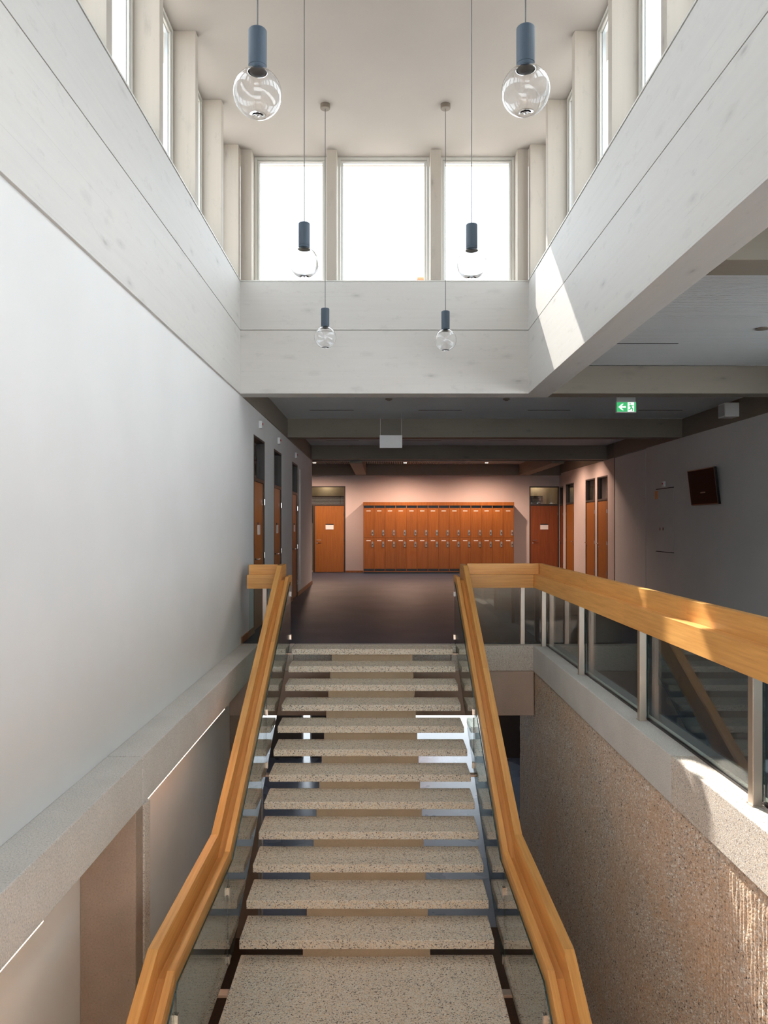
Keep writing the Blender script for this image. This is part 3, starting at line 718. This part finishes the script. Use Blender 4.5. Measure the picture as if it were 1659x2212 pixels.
# ------------------------------------------------------------------ staircase
TX0, TX1 = -1.093, 0.861
st = empty('staircase', (0, 9.3, 0), 'open flight of speckled washed-concrete treads on a central spine', 'staircase')
def tread(y0, dep, z, th=0.07):
    """slab with a drip groove along both ends and the back"""
    W = TX1 - TX0
    xs = [0, 0.034, 0.038, 0.044, 0.048]; xs = xs + [W - v for v in reversed(xs)]
    yv = [0, dep - 0.048, dep - 0.044, dep - 0.038, dep - 0.034, dep]
    m = MB(); nx, nyy = len(xs), len(yv)
    def hz(i, j):
        gx = i in (2, 3, nx - 3, nx - 4) and j <= 3
        gy = j in (2, 3) and 2 <= i <= nx - 3
        return z - (0.004 if (gx or gy) else 0)
    for i in range(nx):
        for j in range(nyy): m.v.append((TX0 + xs[i], y0 + yv[j], hz(i, j)))
    for i in range(nx):
        for j in range(nyy): m.v.append((TX0 + xs[i], y0 + yv[j], z - th))
    N = nx * nyy; I = lambda i, j, b=0: b * N + i * nyy + j
    def F(*q): m.f.append(q); m.uv.append([(0, 0)] * 4); m.mi.append(0)
    for i in range(nx - 1):
        for j in range(nyy - 1):
            F(I(i, j), I(i + 1, j), I(i + 1, j + 1), I(i, j + 1)); F(I(i, j, 1), I(i, j + 1, 1), I(i + 1, j + 1, 1), I(i + 1, j, 1))
    for i in range(nx - 1): F(I(i, 0), I(i, 0, 1), I(i + 1, 0, 1), I(i + 1, 0)); F(I(i, nyy - 1), I(i + 1, nyy - 1), I(i + 1, nyy - 1, 1), I(i, nyy - 1, 1))
    for j in range(nyy - 1): F(I(0, j), I(0, j + 1), I(0, j + 1, 1), I(0, j, 1)); F(I(nx - 1, j), I(nx - 1, j, 1), I(nx - 1, j + 1, 1), I(nx - 1, j + 1))
    return m
YT = [9.07 - GO * i for i in range(12)]
for i, y in enumerate(YT):
    tread(y, 0.37 if i else 0.285, -STEP * i).build('tread', 'tread', st, bevel=0.007)
LY0, LY1 = 4.17, YT[11] + 0.078
ZL = -STEP * 12
tread(LY0, LY1 - LY0, ZL).build('landing_slab', 'tread', st, bevel=0.007)
YT2 = [LY0 - GO * (i + 1) + 0.07 for i in range(11)]
for i, y in enumerate(YT2):
    tread(y, 0.37, ZL - STEP * (i + 1)).build('tread', 'tread', st, bevel=0.007)
# spine: stepped concrete beam
SX0, SX1 = -0.61, 0.372
def spine(yts, ztop0, yend_hi, n_extra, low_y, low_z):
    up = []
    for i, y in enumerate(yts):
        zt = ztop0 - STEP * i - 0.0705
        yb = (yts[i - 1] + 0.05) if i else yend_hi
        up += [(yb, zt), (y + 0.05, zt)]
    return up
up = spine(YT, 0, 9.343, 0, 0, 0)
zl = ZL - 0.0705
up += [(YT[11] + 0.05, zl), (LY0 + 0.05, zl)]
up2 = []
for i, y in enumerate(YT2):
    zt = ZL - STEP * (i + 1) - 0.0705
    up2 += [((YT2[i - 1] if i else LY0) + 0.05, zt), (y + 0.05, zt)]
und = [(YT2[-1] + 0.05, LOW), (YT2[-1] + 0.75, LOW), (LY0 + 0.25, ZL - 0.42), (LY1 - 0.1, ZL - 0.42), (9.343, -0.55)]
poly = up + up2 + und
MB().prism(poly, 0, SX0, SX1).build('spine_beam', 'spine', st)
# steel tabs that carry the glass
for (y, z) in ((9.16, -0.06), (YT[6] + 0.12, -STEP * 6 - 0.03), (5.38, ZL - 0.02), (4.30, ZL - 0.02)):
    for a, b in ((-1.175, TX0 + 0.0), (TX1, 0.943)):
        box(a, b, y - 0.035, y + 0.035, z - 0.022, z).build('glass_bracket', 'steel', st, bevel=0.002)

# ------------------------------------------------------------------ stair railings
XM = -0.1165
def stair_railing(sgn, label):
    X = lambda d: XM + sgn * d
    e = empty('stair_railing', (X(1.1), 9.3, 0), label, 'railing')
    top = [(9.79, 0.995), (9.34, 0.995), (5.735, -0.865), (4.18, -0.865), (1.60, -2.18)]
    hr = [(9.63, 0.860), (9.27, 0.857), (5.69, -0.978), (4.17, -0.978), (1.55, -2.31)]
    for i in range(4):
        a, b = top[i], top[i + 1]
        xa, xb = sorted((X(1.1895), X(1.1305)))
        def split(a, b, n):
            return [((a[0] + (b[0] - a[0]) * k / n, a[1] + (b[1] - a[1]) * k / n), (a[0] + (b[0] - a[0]) * (k + 1) / n, a[1] + (b[1] - a[1]) * (k + 1) / n)) for k in range(n)]
        for (p, q) in split(a, b, 2 if i in (1, 3) else 1):
            g = 0.0006; MB().seg((p[0] - g, p[1]), (q[0] + g, q[1]), xa, xb, 0.255).build('outer_board', 'oak', e, bevel=0.002)
        a, b = hr[i], hr[i + 1]; xa, xb = sorted((X(1.0785), X(1.0365)))
        for (p, q) in split(a, b, 3 if i == 1 else 2 if i == 3 else 1):
            g = 0.0006; MB().seg((p[0] - g, p[1]), (q[0] + g, q[1]), xa, xb, 0.135).build('handrail', 'oak', e, bevel=0.003)
        c0, c1 = (hr[i][0], hr[i][1] - 0.045), (hr[i + 1][0], hr[i + 1][1] - 0.045)
        xa, xb = sorted((X(1.1305), X(1.0785)))
        if i == 0: c0 = (9.45, c0[1])
        MB().seg(c0, c1, xa, xb, 0.09).build('connector', 'oak', e)
    # glass, plane between handrail and treads
    xg0, xg1 = sorted((X(1.012), X(1.022)))
    def hz(y):
        for a, b in zip(hr, hr[1:]):
            if b[0] <= y <= a[0]: return a[1] + (b[1] - a[1]) * (a[0] - y) / (a[0] - b[0]) if a[0] != b[0] else a[1]
        return hr[-1][1]
    def bz(y):
        if y >= 5.70: return 0.06 + (y - 9.25) * 0.5033
        if y >= 4.17: return -1.74
        return -1.74 - (4.17 - y) * 0.5033
    J = [9.28, 7.352, 5.50, 4.115, 1.6]
    for y1, y0 in zip(J, J[1:]):
        y0g = y0 + 0.006; cuts = sorted({y1, y0g} | {c for c in (9.27, 5.70, 5.69, 4.17) if y0g < c < y1}, reverse=True)
        m = MB()
        up = [(y, hz(y) - 0.06) for y in cuts]; lo = [(y, bz(y)) for y in cuts]
        for xg, fl in ((xg0, 0), (xg1, 1)):
            for (a, b, c, d) in zip(up, up[1:], lo, lo[1:]):
                m.quad([(xg, *a), (xg, *b), (xg, *d), (xg, *c)])
        ring = up + lo[::-1]
        for a, b in zip(ring, ring[1:] + ring[:1]):
            m.quad([(xg0, *a), (xg0, *b), (xg1, *b), (xg1, *a)], mi=1)
        m.build('glass_pane', ['rail_glass', 'rail_edge'], e)
    xc = X(1.017)
    for y in J[:4]:
        for z in (hz(y) - 0.135 - 0.075, bz(y) + (0.05 if y < 5.6 else 0.04)):
            y_ = y if y < 9 else y - 0.02
            c = MB(); c.box(xc - 0.016, xc - 0.008, y_ - 0.012, y_ + 0.018, z - 0.03, z + 0.03); c.box(xc + 0.008, xc + 0.016, y_ - 0.012, y_ + 0.018, z - 0.03, z + 0.03)
            c.box(xc - 0.016, xc + 0.016, y_ - 0.001, y_ + 0.005, z - 0.026, z + 0.026)
            c.build('glass_clip', 'chrome', e)
    return e
stair_railing(-1, 'honey oak stair railing with glass panes on the left of the flight')
stair_railing(1, 'honey oak stair railing with glass panes on the right of the flight')

# ------------------------------------------------------------------ guard railings around the void
ZT, ZM, ZU = 1.015, 0.882, 0.716
def post(e, x0, y0, mat='steel'):
    o = box(x0, x0 + 0.053, y0, y0 + 0.056, 0.004, ZU + 0.06).build('post', mat, e, bevel=0.003)
    box(x0 - 0.006, x0 + 0.059, y0 - 0.006, y0 + 0.062, 0.0, 0.005).build('post_foot', mat, o)
    return o
def pane(e, x0, x1, y0, y1, z0=0.015, z1=ZU + 0.02):
    m = MB(); thin_x = (x1 - x0) < (y1 - y0)
    m.box(x0, x1, y0, y1, z0, z1)
    for k, fc in enumerate(((0, 0, 1), (0, 0, 1), (0, 1, 0), (1, 0, 0), (0, 1, 0), (1, 0, 0))):
        big = fc == ((1, 0, 0) if thin_x else (0, 1, 0))
        m.mi[k] = 0 if big else 1
    return m.build('glass_pane', ['rail_glass', 'rail_edge'], e)
# right guard: far return plus the long side
g = empty('guard_railing', (1.95, 9.3, 0), 'long oak guard railing on steel posts with glass beside the right hand hall', 'railing')
def bb(nm, *a): box(*a).build(nm, 'oak', g, bevel=0.002)
bb('lower_board', 1.075, 1.895, 9.36, 9.44, ZU, ZM)
bb('upper_board', 1.075, 1.975, 9.44, 9.49, ZU + 0.05, ZT)
cut = [9.4395, 7.24, 4.88, 2.4, 0.35]
for a, b in zip(cut, cut[1:]): bb('upper_board', 1.98, 2.03, b + 0.0008, a, ZU + 0.05, ZT)
bb('upper_board', 1.98, 2.03, 9.4405, 9.49, ZU + 0.05, ZT)
cut = [9.44, 5.9, 2.9, 0.35]
for a, b in zip(cut, cut[1:]): bb('lower_board', 1.90, 1.978, b + 0.0008, a, ZU, ZM)
for y in (3.99, 5.74, 7.50, 9.25, 2.24, 0.5): post(g, 1.973, y)
post(g, 1.742, 9.42)
PY = [9.40, 7.53, 5.77, 4.02, 2.27, 0.53]
for a, b in zip(PY, PY[1:]): pane(g, 2.046, 2.056, b + 0.02, a - 0.0)
for a, b in zip(PY, PY[1:]): box(2.040, 2.062, b + 0.02, a, 0.0, 0.016).build('base_channel', 'black', g)
pane(g, 1.06, 1.735, 9.475, 9.485)
pane(g, 1.80, 2.03, 9.475, 9.485)
box(1.06, 2.03, 9.470, 9.489, 0.0, 0.016).build('base_channel', 'black', g)
# left short return
g = empty('guard_railing', (-1.45, 9.4, 0), 'short oak guard piece between left wall and stair head', 'railing')
bb('lower_board', -1.685, -1.31, 9.36, 9.44, ZU - 0.012, ZM - 0.006)
bb('upper_board', -1.675, -1.31, 9.44, 9.49, ZU + 0.05, ZT - 0.015)
post(g, -1.50, 9.42)
pane(g, -1.68, -1.31, 9.475, 9.485)

# ------------------------------------------------------------------ pendant lamps
def pendant(x, y, ztop, label):
    e = empty('pendant_lamp', (x, y, ztop), label, 'lamp', 'glass globe pendants in two rows')
    MB().lathe([(0, ZC), (0.055, ZC), (0.055, ZC - 0.045), (0.050, ZC - 0.05), (0, ZC - 0.05)], x, y, 24).build('ceiling_cup', 'canopy', e)
    MB().cyl((x, y, ztop), (x, y, ZC - 0.045), 0.0038, 8).build('cord', 'cord', e)
    MB().lathe([(0, ztop), (0.044, ztop), (0.0465, ztop - 0.004), (0.0465, ztop - 0.182), (0.045, ztop - 0.184), (0.045, ztop - 0.188), (0.0465, ztop - 0.190), (0.0465, ztop - 0.202), (0, ztop - 0.203)], x, y, 32).build('socket_tube', 'navy', e, smooth=False, bevel=0)
    MB().lathe([(0, ztop - 0.2035), (0.0415, ztop - 0.2035), (0.040, ztop - 0.212), (0.02, ztop - 0.222), (0, ztop - 0.224)], x, y, 24).build('light_lens', 'white', e, smooth=True)
    zc, r = ztop - 0.318, 0.122
    a0 = math.asin(0.043 / r); prof = []
    n = 26
    for k in range(n + 1):
        a = a0 + (math.pi - a0) * k / n
        rr = r * math.sin(a); zz = zc + r * math.cos(a)
        t_ = max(0, 1 - rr / 0.030) if a > math.pi / 2 else 0
        prof.append((max(rr, 0.0), zz + 0.012 * t_ * t_ * (3 - 2 * t_)))
    ri = r - 0.0022; inner = []
    for k in range(n + 1):
        a = math.pi - (math.pi - a0) * k / n
        rr = ri * math.sin(a); zz = zc + ri * math.cos(a)
        t_ = max(0, 1 - rr / 0.040) if a > math.pi / 2 else 0
        inner.append((max(rr, 0.0), zz + 0.016 * t_ * t_ * (3 - 2 * t_)))
    MB().lathe(prof + inner, x, y, 48, closed=True).build('globe', 'bulb', e, smooth=True)
    return e
P_X = (-0.63, 0.728)
rows = ((3.80, (4.005, 4.018), 'nearest'), (6.08, (3.945, 3.935), 'middle'), (8.33, (3.902, 3.872), 'farthest'))
for y, zt, t_ in rows:
    for k in (0, 1):
        x = P_X[k] - (0.022 if (k and t_ == 'farthest') else 0)
        pendant(x, y, zt[k], 'clear glass globe pendant with slate blue tube, %s of the %s row' % (t_, ('left', 'right')[k]))

# ------------------------------------------------------------------ signs, screen and small fittings
def PX(px, y): return (px - HX) * y / F_PX
def PZ(py, y): return 1.5 + (HY - py) * y / F_PX
# hanging white sign
y = 13.25
e = empty('hanging_sign', (PX(844.5, y), y, PZ(940, y)), 'blank white rectangular sign hung on two thin wires', 'sign')
xa, xb = PX(820, y), PX(869, y)
box(xa, xb, y, y + 0.03, PZ(967.5, y), PZ(940, y)).build('board', 'white', e, bevel=0.003)
for x in (xa + 0.012, xb - 0.012): MB().cyl((x, y + 0.015, PZ(940, y)), (x, y + 0.015, HC), 0.0028, 6).build('wire', 'white', e)
# exit sign with arrow and running figure
y = 11.0; xa, xb = PX(1332, y), PX(1374.5, y); za, zb = PZ(891, y), PZ(867.5, y)
e = empty('exit_sign', ((xa + xb) / 2, y, zb), 'lit green emergency exit sign with arrow and running figure', 'sign')
box(xa + 0.008, xb - 0.008, y + 0.01, y + 0.05, zb, HC).build('mount', 'slat', e, bevel=0.002)
box(xa, xb, y, y + 0.06, za, zb).build('housing', 'white', e)
W_, H_ = xb - xa, zb - za
u = lambda a: xa + a * W_
v = lambda b: za + b * H_
box(u(0.0) + 0.002, u(0.55), y - 0.002, y, v(0.07), v(0.93)).build('green_field', 'exitgreen', e)
box(u(0.90), u(0.985), y - 0.002, y, v(0.07), v(0.93)).build('green_edge', 'exitgreen', e)
box(u(0.56), u(0.89), y - 0.002, y, v(0.07), v(0.93)).build('white_field', 'exitwhite', e)
ar = [(0.08, 0.5), (0.27, 0.80), (0.36, 0.80), (0.25, 0.58), (0.47, 0.58), (0.47, 0.42), (0.25, 0.42), (0.36, 0.20), (0.27, 0.20)]
MB().prism([(u(a), v(b)) for a, b in ar], 1, y - 0.004, y - 0.002).build('arrow', 'exitwhite', e)
m = MB()
def limb(a, b, wd):
    (x0, z0), (x1, z1) = (u(a[0]), v(a[1])), (u(b[0]), v(b[1])); d = Vector((x1 - x0, z1 - z0)).normalized() * wd; nx, nz = -d.y, d.x
    m.prism([(x0 + nx, z0 + nz), (x1 + nx, z1 + nz), (x1 - nx, z1 - nz), (x0 - nx, z0 - nz)], 1, y - 0.004, y - 0.001)
limb((0.70, 0.70), (0.75, 0.42), 0.011); limb((0.70, 0.68), (0.62, 0.55), 0.005); limb((0.70, 0.68), (0.80, 0.60), 0.005); limb((0.80, 0.60), (0.85, 0.68), 0.005)
limb((0.74, 0.42), (0.82, 0.32), 0.007); limb((0.82, 0.32), (0.80, 0.14), 0.006); limb((0.74, 0.42), (0.68, 0.28), 0.007); limb((0.68, 0.28), (0.60, 0.22), 0.006)
m.cyl((u(0.68), y - 0.004, v(0.80)), (u(0.68), y - 0.001, v(0.80)), 0.010, 10)
m.build('running_figure', 'exitgreen', e)
# white box on the right edge beam
y = 11.6
e = empty('wall_box', (XHR - 0.02, y, 3.3), 'small white box fixed high on the beam above the right wall', 'box')
box(XHR - 0.24, XHR - 0.02, 11.75, 12.0, 3.20, 3.42).build('body', 'white', e, bevel=0.006)
box(XHR - 0.245, XHR - 0.24, 11.77, 11.98, 3.22, 3.40).build('cover', 'slat', e)
# tilted screen
e = empty('wall_screen', (XHR, 12.95, 2.16), 'dark flat screen with brown reflection in its colour, tilted forward on the grey wall', 'screen')
ya, yb = 12.42, 13.50
def tilt(name, off0, off1, ya, yb, z0, z1, mat):
    m = MB(); b0, b1 = XHR - 0.05, XHR - 0.125
    f = lambda z: b0 + (b1 - b0) * (z - 1.85) / 0.62
    P = [(f(z0) - off0, z0), (f(z1) - off0, z1), (f(z1) - off1, z1), (f(z0) - off1, z0)]
    m.prism([(a, c) for a, c in P], 1, ya, yb)
    return m.build(name, mat, e, bevel=0.002)
tilt('casing', 0.0, -0.045, ya, yb, 1.85, 2.47, 'black'); tilt('display', 0.003, 0.0, ya + 0.015, yb - 0.015, 1.865, 2.455, 'screen')
box(XHR - 0.08, XHR, 12.85, 13.05, 2.05, 2.2).build('bracket', 'black', e)
# flush cabinet hatch, alarm button, switches, orange sticker
e = empty('wall_hatch', (XHR, 14.9, 1.6), 'flush grey cabinet hatch outlined by thin joints on the right wall', 'hatch')
m = MB(); x = XHR - 0.001
box(x - 0.003, x + 0.01, 14.44, 15.36, 0.97, 2.22).build('panel', 'hallwall', e)
for a in ((14.43, 15.37, 2.22, 2.235), (14.43, 15.37, 0.955, 0.97)): box(x - 0.0035, x + 0.005, a[0], a[1], a[2], a[3]).build('joint', 'slot', e)
def button(x, y, z, sx, lab, nm='fire_alarm_button'):
    e = empty(nm, (x, y, z), lab, 'alarm')
    box(x, x + sx * 0.045, y - 0.045, y + 0.045, z - 0.055, z + 0.055).build('body', 'white', e, bevel=0.004)
    MB().cyl((x + sx * 0.045, y, z + 0.01), (x + sx * 0.055, y, z + 0.01), 0.018, 10).build('button', 'red', e)
for yy, z, t_ in ((10.9, 2.955, 'nearest'), (12.85, 2.94, 'middle'), (15.4, 2.93, 'farthest')): button(XW, yy, z, 1, 'white alarm light with red dot above the %s left door' % t_, 'alarm_light')
button(XHR, 14.9, 2.31, -1, 'white alarm box with red dot above the hatch on right wall')
e = empty('light_switch', (XHR, 15.05, 1.42), 'pair of small light switches on the grey hatch', 'switch')
for yy in (14.95, 15.12): box(XHR - 0.012, XHR, yy - 0.045, yy + 0.045, 1.38, 1.46).build('switch_plate', 'slat', e); box(XHR - 0.016, XHR - 0.012, yy - 0.025, yy + 0.025, 1.395, 1.445).build('rocker', 'black', e)
tag(box(XHR - 0.006, XHR - 0.002, 15.28, 15.42, 2.03, 2.19).build('notice_sticker', 'orange'), 'small orange notice at upper left of the wall hatch', 'sign')
# slim metal edge strip at the end of the left wall
S(box(XW, XW + 0.01, 16.25, 16.27, 0, 2.7).build('trim_12', 'alu'))

# warm fill lamps added unseen behind the viewpoint to brighten the stairwell
for x, t_ in ((-1.1, 'leftmost'), (0.1, 'middle'), (1.3, 'rightmost')):
    e = empty('added_fill_lamp', (x, -0.9, -0.62), 'round warm fill lamp added out of view under the floor behind the viewpoint, %s' % t_, 'lamp', 'added lower fill lamps')
    MB().lathe([(0, -0.31), (0.10, -0.31), (0.10, -0.36), (0, -0.36)], x, -0.9, 20).build('base', 'white', e)
    MB().lathe([(0.09, -0.361), (0.085, -0.40), (0.05, -0.425), (0, -0.43)], x, -0.9, 20).build('lens', 'spot', e)
    l = bpy.data.lights.new('fill_light', 'POINT'); l.energy = 185; l.color = (1, 0.80, 0.66); l.shadow_soft_size = 0.12
    o = bpy.data.objects.new('fill_light', l); o.location = (0, 0, 0.10); o.parent = e; C.objects.link(o)
